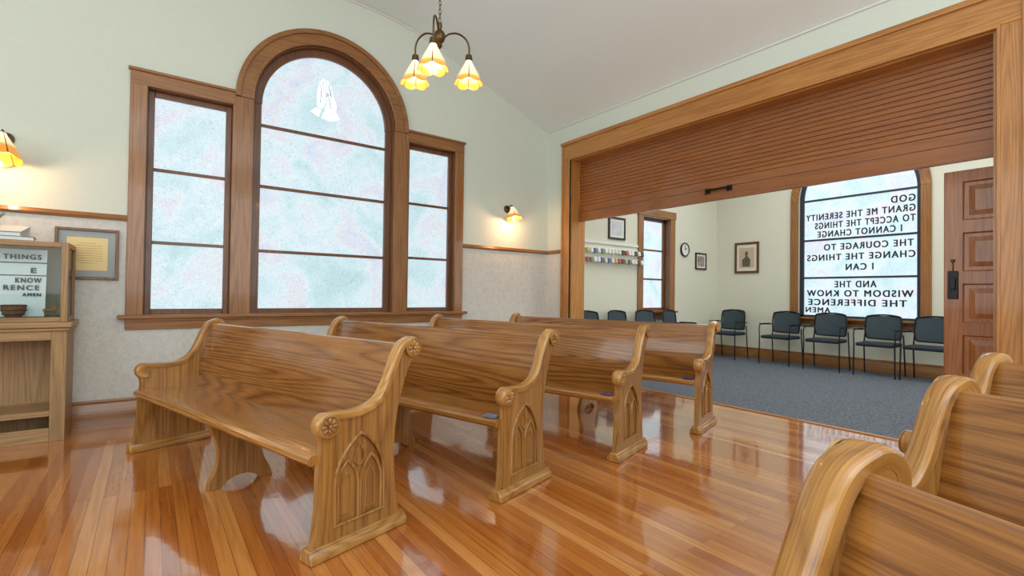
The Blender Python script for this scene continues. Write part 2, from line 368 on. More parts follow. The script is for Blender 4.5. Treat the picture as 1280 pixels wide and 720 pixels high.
# ------------------------------------------------------------ main window
W=empty('window_1',(0,0,0),kind='structure')
F0y,F1y=YW-0.025,YW+0.005
g=Geo()
for a,b,z1 in ((-0.17,-0.05,3.0),(3.03,3.15,3.0)): g.box(a,b,F0y,F1y,0.90,z1)
for a,b in ((0.60,0.775),(2.225,2.40)): g.box(a,b,F0y,F1y,0.90,2.98)
g.make('casing_upright',trZ,W,0.004)
g=Geo()
g.box(-0.17,0.62,F0y-0.002,F1y,2.89,3.01); g.box(2.38,3.15,F0y-0.002,F1y,2.89,3.01)
g.box(-0.185,0.63,F0y-0.02,F1y,3.005,3.03); g.box(2.37,3.165,F0y-0.02,F1y,3.005,3.03)
g.make('casing_head',trX,W,0.004)
g=Geo(); g.ring((1.5,2.98),0.725,0.865,'xz',F0y-0.004,F1y); g.ring((1.5,2.98),0.84,0.885,'xz',F0y-0.024,F1y); g.ring((1.5,2.98),0.725,0.75,'xz',F0y-0.012,F1y)
g.make('arch_casing',trX,W,0.003)
g=Geo(); g.box(-0.22,3.20,YW-0.075,YW+0.06,0.868,0.902); g.make('sill',trX,W,0.006)
g=Geo(); g.box(-0.17,3.15,YW-0.025,YW,0.775,0.868); g.box(-0.17,3.15,YW-0.04,YW,0.845,0.868); g.make('apron',trX,W,0.004)
g=Geo()
for a,b in ((-0.06,-0.045),(0.60,0.64),(2.36,2.40),(3.025,3.04)): g.box(a,b,YW,YW+0.14,0.90,2.90)
for a,b in ((-0.06,0.64),(2.36,3.04)): g.box(a,b,YW,YW+0.14,2.885,2.90)
for a,b in ((0.77,0.785),(2.215,2.23)): g.box(a,b,YW,YW+0.14,0.90,2.98)
g.ring((1.5,2.98),0.715,0.73,'xz',YW,YW+0.14); g.make('jamb',sashM,W)
gy=YW+0.09
g=Geo()
def sash(x0,x1,z0,z1,t=0.048):
    g.box(x0,x0+t,gy-0.03,gy+0.02,z0,z1); g.box(x1-t,x1,gy-0.03,gy+0.02,z0,z1); g.box(x0+t,x1-t,gy-0.03,gy+0.02,z1-t,z1); g.box(x0+t,x1-t,gy-0.03,gy+0.02,z0,z0+t)
sash(-0.045,0.60,0.90,2.885); sash(2.40,3.025,0.90,2.885)
g.box(0.785,0.855,gy-0.03,gy+0.02,0.90,2.98); g.box(2.145,2.215,gy-0.03,gy+0.02,0.90,2.98); g.box(0.855,2.145,gy-0.03,gy+0.02,0.90,0.948)
g.ring((1.5,2.98),0.64,0.716,'xz',gy-0.03,gy+0.02)
g.make('sash',sashM,W,0.004)
g=Geo()
for z in (1.54,2.19):
    g.box(0.003,0.552,gy-0.018,gy+0.01,z-0.014,z+0.014); g.box(2.448,2.977,gy-0.018,gy+0.01,z-0.014,z+0.014)
for z in (1.52,2.165,2.775): g.box(0.855,2.145,gy-0.018,gy+0.01,z-0.015,z+0.015)
g.make('muntin',sashM,W,0.003)
g=Geo(); g.box(-0.03,0.59,gy+0.004,gy+0.01,0.91,2.88); g.box(2.41,3.01,gy+0.004,gy+0.01,0.91,2.88)
g.prism(arch_poly(1.5,0.69,0.91,2.98),'xz',gy+0.004,gy+0.01); g.make('glass',glassM,W,smooth=False)
def S(p): return (1.48+p[0],3.20+p[1]*0.98)
g=Geo()
back=[(-.030,.215),(-.012,.21),(-.008,.15),(-.012,.06),(-.010,-.02),(-.02,-.08),(-.045,-.12),(-.085,-.095),(-.088,-.03),(-.088,.04),(-.078,.11),(-.055,.18),(-.030,.215)]
g.prism([S(p) for p in smooth_path(back,4)[:-1]],'xz',gy-0.002,gy+0.003)
front=[(.012,.205),(.034,.185),(.056,.13),(.068,.06),(.090,.01),(.108,-.05),(.105,-.11),(.055,-.135),(-.005,-.13),(.008,-.07),(.012,-.01),(.008,.07),(.004,.15),(.012,.205)]
g.prism([S(p) for p in smooth_path(front,4)[:-1]],'xz',gy-0.002,gy+0.003)
g.prism([S(p) for p in ((-.095,-.115),(-.045,-.145),(-.075,-.215),(-.155,-.170))],'xz',gy-0.002,gy+0.003)
g.prism([S(p) for p in ((-.020,-.150),(.108,-.130),(.150,-.195),(.060,-.235),(-.045,-.222))],'xz',gy-0.002,gy+0.003)
g.make('praying_hands_emblem',handsM,W,smooth=False)
g=Geo(); lineM=plain('etched_grey',srgb(140,168,182),0.6)
for pl in ([(.052,-.10),(.040,-.04),(.028,.02),(.022,.055),(.012,.06),(.012,.02)],[(.030,.17),(.030,.10),(.044,.04)],[(.05,.12),(.048,.07),(.062,.02)],[(-.060,.13),(-.052,.04),(-.060,-.06)],[(-.035,.18),(-.032,.08)]):
    g.tube([(S(p)[0],gy-0.003,S(p)[1]) for p in smooth_path(pl,4)],0.0042,5)
g.make('emblem_line',lineM,W)

# ------------------------------------------------------------ far arched window with mirrored lettering
V=empty('window_2',(0,0,0),kind='structure'); cy=2.95
g=Geo(); g.box(8.97,9.005,cy-0.96,cy-0.835,0.8,2.80); g.box(8.97,9.005,cy+0.835,cy+0.96,0.8,2.80); g.make('casing_upright',trZ,V,0.004)
g=Geo(); g.ring((cy,2.80),0.835,0.96,'yz',8.97,9.005); g.make('arch_casing',trYZ,V,0.004)
g=Geo(); g.box(8.92,9.03,cy-1.0,cy+1.0,0.77,0.805); g.box(8.97,9.0,cy-0.96,cy+0.96,0.68,0.77); g.make('sill',trY,V,0.004)
darkblue=plain('dark_window_frame',srgb(40,44,56),0.5)
gx=9.09; g=Geo(); g.box(gx-0.03,gx+0.02,cy-0.84,cy-0.775,0.80,2.80); g.box(gx-0.03,gx+0.02,cy+0.775,cy+0.84,0.80,2.80); g.box(gx-0.03,gx+0.02,cy-0.84,cy+0.84,0.80,0.84)
g.ring((cy,2.80),0.775,0.84,'yz',gx-0.03,gx+0.02)
for z in (1.47,2.11,2.79): g.box(gx-0.02,gx+0.01,cy-0.78,cy+0.78,z-0.016,z+0.016)
g.make('sash',darkblue,V,0.003)
g=Geo(); g.prism(arch_poly(cy,0.83,0.81,2.80),'yz',gx+0.004,gx+0.01); g.make('glass',glassF,V,smooth=False)
rows=[('GOD',2.61,2.20,0.30),('GRANT ME THE SERENITY',2.46,2.20,1.50),('TO ACCEPT THE THINGS',2.31,2.20,1.36),('I CANNOT CHANGE',2.165,2.36,1.16),
('THE COURAGE TO',1.94,2.22,1.20),('CHANGE THE THINGS',1.77,2.20,1.48),('I CAN',1.60,2.72,0.38),
('AND THE',1.32,2.68,0.58),('WISDOM TO KNOW',1.17,2.22,1.46),('THE DIFFERENCE',1.02,2.30,1.36),('AMEN',0.895,3.32,0.38)]
for body,z,y0,wd in rows:
    hgt=0.106 if body!='AMEN' else 0.09
    M=Matrix(((0,0,-1,gx-0.002),(1,0,0,y0),(0,1,0,z-0.012),(0,0,0,1)))
    text_obj(body,wd,hgt,letterM,M,V)
V=empty('window_3',(0,0,0),kind='structure')
g=Geo(); g.box(6.57,6.70,YW-0.03,YW,0.86,2.50); g.box(7.46,7.59,YW-0.03,YW,0.86,2.50); g.make('casing_upright',trZ,V,0.004)
g=Geo(); g.box(6.55,7.61,YW-0.035,YW,2.50,2.63); g.box(6.53,7.63,YW-0.07,YW+0.05,0.83,0.865); g.box(6.57,7.59,YW-0.03,YW,0.74,0.83); g.make('casing_head',trX,V,0.004)
g=Geo(); gy2=YW+0.12
g.box(6.70,6.715,YW,YW+0.16,0.86,2.5); g.box(7.445,7.46,YW,YW+0.16,0.86,2.5); g.box(6.70,6.76,gy2-0.03,gy2+0.02,0.86,2.5); g.box(7.40,7.46,gy2-0.03,gy2+0.02,0.86,2.5); g.box(6.7,7.46,gy2-0.03,gy2+0.02,2.44,2.5); g.box(6.7,7.46,gy2-0.03,gy2+0.02,0.86,0.92)
for z in (1.42,1.93): g.box(6.75,7.41,gy2-0.02,gy2+0.01,z-0.015,z+0.015)
g.make('sash',sashM,V,0.003)
g=Geo(); g.box(6.74,7.42,gy2+0.004,gy2+0.01,0.9,2.46); g.make('glass',glassF,V,smooth=False)

# ------------------------------------------------------------ opening trim
O=empty('trim_5',(0,0,0),kind='structure')
g=Geo(); g.box(XR-0.03,XR,4.82,4.97,0,2.97); g.box(XR-0.045,XR,4.94,4.97,0,3.21); g.box(XR-0.04,XR,4.82,4.84,0,2.97)
g.box(XR-0.03,XR,0.52,0.67,0,2.97); g.box(XR-0.045,XR,0.52,0.55,0,3.21); g.box(XR-0.04,XR,0.65,0.67,0,2.97); g.make('post_casing',trBZ,O,0.004)
g=Geo(); g.box(XR-0.032,XR,0.52,4.97,2.97,3.20); g.box(XR-0.05,XR,0.50,4.99,3.17,3.215); g.box(XR-0.042,XR,0.65,4.84,2.955,2.985); g.make('header_casing',trBY,O,0.005)
g=Geo(); g.box(XR,4.82,4.80,4.82,0,2.97); g.box(XR,4.82,0.67,0.69,0,2.97); g.make('jamb',trBZ,O)
g=Geo(); g.box(XR,4.72,0.69,4.80,2.945,2.97); g.make('head_jamb',trBY,O)

D=empty('door_1',(4.74,2.75,2.13),kind='structure')
g=Geo(); z=2.345
while z<3.0:
    g.prism([(4.721-4.74,z-2.13+0.001),(4.716-4.74,z-2.13+0.006),(4.716-4.74,z-2.13+0.037),(4.721-4.74,z-2.13+0.042),(4.745-4.74,z-2.13+0.042),(4.745-4.74,z-2.13+0.001)],'xz',-2.055,2.045); z+=0.0435
g.box(4.724-4.74,4.75-4.74,-2.055,2.045,0.2,0.84)
g.make('slatted_panel',slatM,D,smooth=False)
g=Geo(); g.box(4.708-4.74,4.75-4.74,-2.055,2.045,0.0,0.125); g.box(4.712-4.74,4.75-4.74,-2.055,2.045,0.13,0.213); g.make('bottom_rail',slatM,D,0.003)
g=Geo(); a,b=2.64-2.75,2.88-2.75; zz=2.235-2.13; xx=4.708-4.74
g.tube([(xx,a,zz),(xx-0.045,a,zz),(xx-0.045,b,zz),(xx,b,zz)],0.010,8); g.box(xx-0.006,xx,a-0.03,a+0.03,zz-0.03,zz+0.03); g.box(xx-0.006,xx,b-0.03,b+0.03,zz-0.03,zz+0.03)
h=g.make('handle',blackM,D); h['label']='black metal bar handle'

D=empty('door_2',(4.85,0.59,0.0),kind='structure')
g=Geo(); g.box(-0.02,0.02,-0.41,0.41,0.01,2.09); dd=g.make('door_leaf',doorM,D,smooth=False)
cs=[]
for k in range(5):
    zt=2.0-0.38*k
    cs.append(Geo().box(-0.05,-0.006,-0.30,0.30,zt-0.28,zt).make('k',doorM))
cut(dd,cs); md=dd.modifiers.new('b','BEVEL'); md.width=0.006; md.segments=2; md.limit_method='ANGLE'
for k in range(5):
    zt=2.0-0.38*k
    g=Geo()
    v=[g.bm.verts.new(p) for p in ((-0.0065,-0.27,zt-0.25),(-0.0065,0.27,zt-0.25),(-0.0065,0.27,zt-0.03),(-0.0065,-0.27,zt-0.03),(-0.017,-0.235,zt-0.215),(-0.017,0.235,zt-0.215),(-0.017,0.235,zt-0.065),(-0.017,-0.235,zt-0.065))]
    for q in ((0,1,5,4),(1,2,6,5),(2,3,7,6),(3,0,4,7),(4,5,6,7),(3,2,1,0)): g.face([v[i] for i in q])
    g.make('door_panel',doorM,D,smooth=False)
g=Geo(); g.box(-0.034,-0.02,0.325,0.385,1.13,1.34); g.box(-0.050,-0.03,0.338,0.370,1.20,1.29); l=g.make('lock_plate',blackM,D,0.004); l['label']='black metal lock plate with latch'
g=Geo(); g.tube([(-0.03,0.355,1.34),(-0.032,0.354,1.375),(-0.03,0.356,1.41)],0.0035,6); g.lathe([(0,1.405),(0.012,1.41),(0.012,1.425),(0,1.43)],(-0.032,0.356,0),12); g.make('hook_eye',brassM,D)

# ------------------------------------------------------------ pews
L=2.30
def rosette(g,u,z,v,sgn,R=0.042):
    g.lathe([(R+0.008,0),(R+0.008,sgn*0.006),(R+0.002,sgn*0.008),(R,sgn*0.003),(0.0,sgn*0.003)],(u,v,z),28,'y')
    for k in range(8):
        a=2*math.pi*k/8; c=(u+0.6*R*math.cos(a),z+0.6*R*math.sin(a))
        rings=[]
        for i in range(5):
            ph=math.pi/2*i/4; rr=math.cos(ph); hh=math.sin(ph)
            row=[]
            for j in range(10):
                t=2*math.pi*j/10; px=0.40*R*rr*math.cos(t); pz=0.21*R*rr*math.sin(t)
                x=c[0]+px*math.cos(a)-pz*math.sin(a); zz=c[1]+px*math.sin(a)+pz*math.cos(a)
                row.append(g.bm.verts.new((x,v+sgn*(0.003+0.009*hh),zz)))
            rings.append(row)
        for i in range(4):
            for j in range(10): g.face([rings[i][j],rings[i][(j+1)%10],rings[i+1][(j+1)%10],rings[i+1][j]])
    g.lathe([(0.2*R,sgn*0.003),(0.19*R,sgn*0.012),(0.1*R,sgn*0.016),(0,sgn*0.017)],(u,v,z),14,'y')
def parch(c,w,z0,zs,h,n=10):
    Rr=(w*w+h*h)/(2*w); pts=[(c-w,z0)]
    a1=math.asin(min(1,h/Rr)) if w<=Rr else math.pi-math.asin(h/Rr)
    cxl=c-w+Rr
    for i in range(n+1):
        t=math.pi-(a1*i/n); pts.append((cxl+Rr*math.cos(t),zs+Rr*math.sin(t)))
    right=[(2*c-p[0],p[1]) for p in pts[:-1]][::-1]
    return pts+right
TOP=[(0.040,0.520),(0.032,0.555),(0.050,0.592),(0.088,0.603),(0.15,0.594),(0.22,0.590),(0.29,0.600),(0.345,0.632),(0.385,0.685),(0.415,0.75),(0.445,0.825),(0.480,0.878),(0.530,0.898),(0.572,0.885),(0.590,0.850),(0.578,0.815)]
TOPS=smooth_path([(p[0]+ (0.012 if p[0]<0.06 else -0.01 if p[0]>0.57 else 0.0),p[1]-0.014) for p in TOP],5)
BACKE=smooth_path([(0.568,0.805),(0.540,0.785),(0.505,0.72),(0.472,0.62),(0.448,0.52),(0.436,0.40),(0.440,0.25),(0.462,0.10),(0.475,0.05)],4)
FRONTE=smooth_path([(0.022,0.05),(0.034,0.10),(0.046,0.25),(0.048,0.36),(0.060,0.46),(0.052,0.506)],4)
def end_panel(pew,v0,sgn):
    a,b=(v0+0.019,v0+0.061)
    poly=FRONTE[:-1]+TOPS[:-1]+BACKE
    pan=Geo().prism(poly,'xz',a,b).make('end_panel',pewZ,pew,smooth=False)
    outer=a if sgn<0 else b
    C0=(0.248,0.128,0.115,0.28,0.21)
    k=Geo().prism(parch(*C0),'xz',outer-0.013,outer+0.013).make('k',pewZ)
    cut(pan,[k])
    pan.data.shade_smooth(); pan.data.set_sharp_from_angle(angle=math.radians(30))
    g=Geo()
    def pt(path,r,yy,closed=False): g.tube([(p[0],yy,p[1]) for p in path],r,8,closed)
    pt(parch(*C0),0.008,outer+sgn*0.000,True)
    for c in (0.186,0.310):
        pt(parch(c,0.056,0.12,0.26,0.12),0.008,outer-sgn*0.008)
        pt(parch(c,0.026,0.145,0.26,0.065),0.004,outer-sgn*0.012,True)
    pt([(0.248,0.345),(0.273,0.365),(0.270,0.40),(0.248,0.445),(0.226,0.40),(0.223,0.365)],0.0065,outer-sgn*0.009,True)
    g.make('gothic_tracery',pewZ,pan)
    y0,y1=v0+0.007,v0+0.073
    pr=[(-0.008,y0+0.003),(0.004,y0),(0.016,y0+0.001),(0.021,y0+0.006),(0.024,y0+0.016),(0.025,(y0+y1)/2),(0.024,y1-0.016),(0.021,y1-0.006),(0.016,y1-0.001),(0.004,y1),(-0.008,y1-0.003)]
    g=Geo()
    cA=(0.080,0.553); cB=(0.540,0.850)
    pathA=[(cA[0]+0.030*math.cos(math.radians(t)),cA[1]+0.030*math.sin(math.radians(t))) for t in range(-60,-256,-15)]
    pathB=[(cB[0]+0.030*math.cos(math.radians(t)),cB[1]+0.030*math.sin(math.radians(t))) for t in range(120,-130,-13)]
    mid=[(0.115,0.580),(0.16,0.577),(0.22,0.575),(0.29,0.586),(0.350,0.615),(0.393,0.67),(0.425,0.74),(0.458,0.815),(0.488,0.858)]
    path=smooth_path([pathA[-1]]+mid+[pathB[0]],5)
    g.sweep(pathA[:-1]+path+pathB[1:],pr)
    g.lathe([(0.0,y0+0.004),(0.034,y0+0.004),(0.034,y1-0.004),(0,y1-0.004)],(cA[0],0,cA[1]),24,'y')
    g.lathe([(0.0,y0+0.004),(0.034,y0+0.004),(0.034,y1-0.004),(0,y1-0.004)],(cB[0],0,cB[1]),24,'y')
    g.make('scrolled_armrest',pewX,pan,angle=40)
    yf=(y0 if sgn<0 else y1)
    for c_ in (cA,cB):
        g=Geo(); rosette(g,c_[0],c_[1],yf,sgn,0.040); g.make('rosette',pewX,pan)
    fp=[(-0.047,0.0),(-0.047,0.026),(-0.040,0.036),(-0.032,0.042),(-0.029,0.058),(0.029,0.058),(0.032,0.042),(0.040,0.036),(0.047,0.026),(0.047,0.0)]
    g=Geo(); g.prism([(v0+0.04+p[0],p[1]) for p in fp],'yz',0.0,0.505); g.make('runner_foot',pewX,pan,0.006)
def make_pew(loc,rz,label):
    pew=empty('church_pew',loc,rz,label,'pew','oak church pews')
    end_panel(pew,0.0,-1); end_panel(pew,L-0.08,1)
    seat=[(0.015,0.400),(0.018,0.418),(0.035,0.430),(0.08,0.432),(0.16,0.424),(0.28,0.412),(0.43,0.408),(0.43,0.380),(0.06,0.385),(0.025,0.388)]
    Geo().prism(seat,'xz',0.06,L-0.06).make('seat',pewY,pew,angle=30)
    front=smooth_path([(0.405,0.40),(0.415,0.50),(0.435,0.62),(0.462,0.74),(0.492,0.85)],4)
    rear=[(p[0]+0.028,p[1]) for p in front][::-1]
    top=[(0.496,0.865),(0.508,0.870),(0.520,0.863)]
    Geo().prism(front+top+rear,'xz',0.06,L-0.06).make('backrest',pewB,pew,angle=30)
    leg=[(0.06,0.0),(0.13,0.0),(0.16,0.032),(0.21,0.05),(0.27,0.05),(0.32,0.032),(0.35,0.0),(0.42,0.0)]
    legr=smooth_path([(0.42,0.0),(0.405,0.05),(0.365,0.13),(0.355,0.22),(0.38,0.32),(0.415,0.395)],4)
    legl=smooth_path([(0.05,0.395),(0.08,0.32),(0.11,0.22),(0.105,0.13),(0.07,0.05),(0.06,0.0)],4)
    Geo().prism(leg+legr[1:]+legl[:-1],'xz',L/2-0.02,L/2+0.02).make('leg',pewZ,pew,0.003,angle=30)
    return pew
TH=math.radians(16.5)
p1=make_pew((0.54,2.07,0),TH,'honey oak church pew with scrolled arms beside the arched window')
for x,y in ((1.52,2.12),(2.53,2.18),(3.60,2.25)):
    clone(p1,(x,y,0),TH,'honey oak pew with gothic-arch end, booklet on seat')
TR_=math.radians(-20.3)
for x,y in ((-0.410,-1.662),(0.572,-1.577),(1.558,-1.513)):
    clone(p1,(x,y,0),TR_,'honey oak church pew across the aisle with scrolled armrest')
def book(name,loc,rz,cover,label,w=0.13,d=0.19,h=0.03,group=None,cat='book'):
    e=empty(name,loc,rz,label,cat,group)
    g=Geo(); g.box(-w/2,w/2,-d/2,d/2,0,0.003); g.box(-w/2,w/2,-d/2,d/2,h-0.003,h); g.box(-w/2,-w/2+0.004,-d/2,d/2,0,h); g.make('cover',cover,e,0.001)
    g=Geo(); g.box(-w/2+0.004,w/2-0.005,-d/2+0.005,d/2-0.005,0.003,h-0.003); g.make('page_block',whiteM,e); return e
navy=plain('navy_cover',srgb(52,58,104),0.5); plum=plain('plum_cover',srgb(92,70,104),0.5); slate=plain('slate_cover',srgb(120,126,150),0.5)
def pewpt(o,th,u,v): return (o[0]+u*math.cos(th)-v*math.sin(th), o[1]+u*math.sin(th)+v*math.cos(th))
for i,o in enumerate(((1.52,2.12),(2.53,2.18),(3.60,2.25))):
    x,y=pewpt(o,TH,0.060,0.120); book('hymn_book',(x,y,0.4335),TH+0.1,(slate,plum,navy)[i],'small closed %s booklet lying on pew seat'%('slate-blue','plum','navy')[i],0.05,0.075,0.012,group='booklets on the pews')

# ------------------------------------------------------------ cabinet and display case
cx0,cx1,cyf,cyb=-1.75,-0.49,4.86,5.275
C=empty('display_cabinet',((cx0+cx1)/2,(cyf+cyb)/2,0),0,'light oak open-shelf cabinet supporting a glass display case','cabinet')
ox,oy=(cx0+cx1)/2,(cyf+cyb)/2
x0,x1,y0,y1=cx0-ox,cx1-ox,cyf-oy,cyb-oy
g=Geo(); g.box(x0,x0+0.02,y0+0.018,y1,0,0.83); g.box(x1-0.02,x1,y0+0.018,y1,0,0.83); g.box(x0+0.02,x1-0.02,y1-0.012,y1,0.0,0.83)
g.box(x1-0.085,x1,y0,y0+0.018,0,0.83); g.box(x0,x0+0.085,y0,y0+0.018,0,0.83); g.make('body',cabM,C,0.002)
boxes('face_rail',[(x0+0.085,x1-0.085,y0,y0+0.018,0.74,0.83),(x0+0.085,x1-0.085,y0,y0+0.018,0.0,0.10)],cabX,C,0.002)
g=Geo(); g.box(x0+0.02,x1-0.02,y0+0.018,y1-0.012,0.20,0.222); g.box(x0+0.085,x1-0.085,y0+0.0,y0+0.018,0.185,0.225); g.make('shelf',cabX,C,0.002)
g=Geo(); g.box(x0-0.03,x1+0.03,y0-0.03,y1,0.83,0.872); g.box(x0-0.015,x1+0.015,y0-0.015,y1,0.805,0.83); g.make('countertop',cabX,C,0.006)
K=empty('display_case',(ox,oy,0.873),0,'oak-framed glass display case lined with green felt','display case')
hh=0.585
t=0.04
boxes('frame_post',[(xa,xa+t,ya,ya+t,0,hh) for xa in (x0,x1-t) for ya in (y0,y1-t)],cabM,K,0.003)
for za in (0.0,hh-0.035):
    boxes('frame_rail',[(x0+t,x1-t,y0,y0+0.03,za,za+0.035),(x0+t,x1-t,y1-0.03,y1,za,za+0.035),(x0,x0+0.03,y0+t,y1-t,za,za+0.035),(x1-0.03,x1,y0+t,y1-t,za,za+0.035)],cabX,K,0.003)
boxes('glass_pane',[(x0+t,x1-t,y0+0.012,y0+0.016,0.035,hh-0.035),(x1-0.016,x1-0.012,y0+t,y1-t,0.035,hh-0.035),(x0+0.03,x1-0.03,y0+0.03,y1-0.03,hh-0.012,hh-0.008)],caseGlassM,K)
g=Geo(); g.box(x0+0.03,x1-0.03,y0+0.03,y1-0.03,0.0,0.034); f=g.make('felt_lining',plain('green_felt',srgb(30,112,70),0.95),K); f['label']='green felt lining'
g=Geo(); g.box(x0+0.04,x1-0.04,y1-0.032,y1-0.03,0.035,hh-0.035); g.make('back_panel',plain('case_back',srgb(150,152,140),0.7),K)
fz=0.873+0.0345
Pc=empty('reflection_card',(-0.80,5.04,fz),0,'pale blue card with lettering imitating window reflection in case glass','card')  # lettered card imitates a window reflection in the case glass
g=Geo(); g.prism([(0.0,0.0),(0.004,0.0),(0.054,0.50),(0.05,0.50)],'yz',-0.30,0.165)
g.make('reflection_board',plain('pale_blue_reflection',srgb(224,240,247),0.6),Pc,smooth=False)
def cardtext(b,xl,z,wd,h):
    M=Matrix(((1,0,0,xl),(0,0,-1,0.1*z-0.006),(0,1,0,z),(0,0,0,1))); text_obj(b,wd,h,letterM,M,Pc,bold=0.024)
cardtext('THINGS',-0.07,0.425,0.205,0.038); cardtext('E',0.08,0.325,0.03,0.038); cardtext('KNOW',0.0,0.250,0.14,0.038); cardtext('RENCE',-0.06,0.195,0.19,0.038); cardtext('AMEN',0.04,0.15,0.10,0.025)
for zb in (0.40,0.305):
    g=Geo(); g.box(-0.30,0.165,0.1*zb-0.003,0.1*zb+0.002,zb-0.004,zb+0.004); g.make('reflected_bar',darkblue,Pc)  # dark bars imitate the window bars in that reflection
B=empty('woven_bowl',(-0.79,4.965,fz),0,'round brown woven basket bowl on green felt','bowl')
g=Geo(); pr=[(0.0,0.0),(0.04,0.0),(0.055,0.02),(0.066,0.05),(0.068,0.085),(0.062,0.09),(0.060,0.08),(0.05,0.03),(0.0,0.012)]
g.lathe(pr,n=32,scal=lambda a,h:0.03*math.sin(16*a)); g.make('bowl_body',plain('basket_brown',srgb(122,82,50),0.8,0,0.3),B)
g=Geo()
for z,r_ in ((0.02,0.057),(0.05,0.068),(0.084,0.068)): g.tube([(r_*math.cos(2*math.pi*i/24),r_*math.sin(2*math.pi*i/24),z) for i in range(24)],0.004,6,True)
g.make('woven_band',plain('basket_dark',srgb(60,36,22),0.8),B)
Dm=plain('deer_brown',srgb(150,98,56),0.6)
g=Geo()
for dx,dy in ((-0.028,-0.01),(-0.028,0.01),(0.025,-0.01),(0.025,0.01)): g.tube([(dx,dy,0),(dx+0.003,dy,0.02),(dx,dy,0.045)],[0.002,0.0025,0.005],6)
g.tube([(-0.038,0,0.047),(-0.025,0,0.05),(0,0,0.048),(0.025,0,0.052),(0.034,0,0.062),(0.040,0,0.082)],[0.005,0.012,0.012,0.013,0.009,0.006],10)
g.tube([(0.036,0,0.084),(0.045,0,0.086),(0.062,0,0.078)],[0.006,0.008,0.003],8)
for s_ in (-1,1):
    g.tube([(0.040,s_*0.004,0.09),(0.034,s_*0.014,0.105),(0.040,s_*0.018,0.122)],0.0018,5); g.tube([(0.034,s_*0.014,0.105),(0.046,s_*0.013,0.116)],0.0016,5)
    g.tube([(0.038,s_*0.006,0.088),(0.030,s_*0.014,0.092)],[0.003,0.001],5)
d=g.make('deer_figurine',Dm); d.location=(-0.60,4.97,fz); tag(d,'small brown antlered deer figurine standing on green felt','figurine')
tz=0.873+0.586
book('book',(-0.86,4.98,tz),0.1,navy,'dark navy book lying flat on display case',0.34,0.22,0.03)
e=empty('ring_binder',(-0.88,5.02,tz+0.031),-0.08,'white binder lying on dark book atop display case','binder')
g=Geo(); g.prism([(-0.11,0),(0.09,0),(0.09,0.006),(-0.11,0.006)],'yz',-0.14,0.14); g.prism([(-0.11,0.03),(0.09,0.085),(0.09,0.091),(-0.11,0.036)],'yz',-0.14,0.14); g.box(-0.14,0.14,0.085,0.091,0,0.09); g.make('cover',plain('binder_white',srgb(215,220,220),0.5),e,0.001)
g=Geo(); g.prism([(-0.10,0.007),(0.084,0.007),(0.084,0.080),(-0.10,0.027)],'yz',-0.13,0.13); g.make('paper_stack',whiteM,e)
g=Geo()
for k in range(16):
    a=random.uniform(0,6.28); l=random.uniform(0.03,0.07); hgt=random.uniform(0.05,0.10)
    g.tube([(0,0,0.012),(l*0.4*math.cos(a),l*0.4*math.sin(a),hgt*0.6),(l*math.cos(a),l*math.sin(a),hgt)],[0.003,0.006,0.002],5)
g.lathe([(0,0),(0.03,0),(0.032,0.012),(0.02,0.02),(0,0.02)],n=14)
o=g.make('dried_plant_ornament',plain('dry_green',srgb(128,132,110),0.9,0,0.3)); o.location=(-0.92,5.08,tz+0.031+0.086); o.rotation_euler=(0,0,0.3); tag(o,'small grey-green dried plant ornament on white binder','ornament')

# ------------------------------------------------------------ pictures
def picture(name,loc,rz,w,h,frame,fw,mat,art,label,cat='picture',artm=0.25,extra=None):
    e=empty(name,loc,rz,label,cat)
    g=Geo()
    for q in ((-w/2,-w/2+fw,-h/2,h/2),(w/2-fw,w/2,-h/2,h/2),(-w/2+fw,w/2-fw,-h/2,-h/2+fw),(-w/2+fw,w/2-fw,h/2-fw,h/2)): g.box(q[0],q[1],-0.025,-0.002,q[2],q[3])
    g.make('frame',frame,e,0.003)
    g=Geo(); g.box(-w/2+fw*0.8,w/2-fw*0.8,-0.012,-0.004,-h/2+fw*0.8,h/2-fw*0.8); g.make('mat_board',mat,e)
    aw,ah=(w-2*fw)*(1-artm),(h-2*fw)*(1-artm)
    g=Geo(); g.box(-aw/2,aw/2,-0.014,-0.012,-ah/2,ah/2); g.make('print',art,e)
    if extra: extra(e,aw,ah)
    return e
ink=plain('brown_ink',srgb(176,146,96),0.7)
def lines(e,aw,ah):
    g=Geo()
    for i in range(9):
        z=ah*0.32-i*ah*0.075; ww=aw*(0.36 if i not in (0,8) else 0.2); g.box(-ww,ww,-0.0148,-0.014,z,z+0.003)
    g.make('script_line',ink,e)
picture('framed_certificate',(-0.42,YW,1.405),0,0.40,0.42,sashM,0.022,plain('taupe_mat',srgb(160,170,172),0.7),plain('parchment',srgb(234,214,156),0.7),'wood-framed cream parchment certificate with grey mat on wall','certificate',0.28,lines)
dk=plain('frame_dark',srgb(50,36,30),0.4); grey=plain('photo_grey',srgb(150,140,128),0.6,0,0.5,0,0,9)
picture('framed_picture',(6.04,YW,2.21),0,0.40,0.36,dk,0.03,whiteM,plain('print_pale',srgb(200,204,206),0.6,0,0.2,0,0,8),'small dark-framed pale print above the mug rack')
picture('framed_picture',(8.43,YW,1.80),0,0.36,0.32,dk,0.03,whiteM,grey,'small dark-framed print beside the wall clock')
def figure(e,aw,ah):
    g=Geo(); g.prism([(-aw*0.28,-ah*0.45),(aw*0.22,-ah*0.45),(aw*0.25,-ah*0.1),(aw*0.05,ah*0.08),(aw*0.1,ah*0.25),(-aw*0.02,ah*0.34),(-aw*0.12,ah*0.22),(-aw*0.08,ah*0.05),(-aw*0.3,-ah*0.1)],'xz',-0.016,-0.014); g.make('figure_shape',plain('ink_dark',srgb(96,84,74),0.6),e)
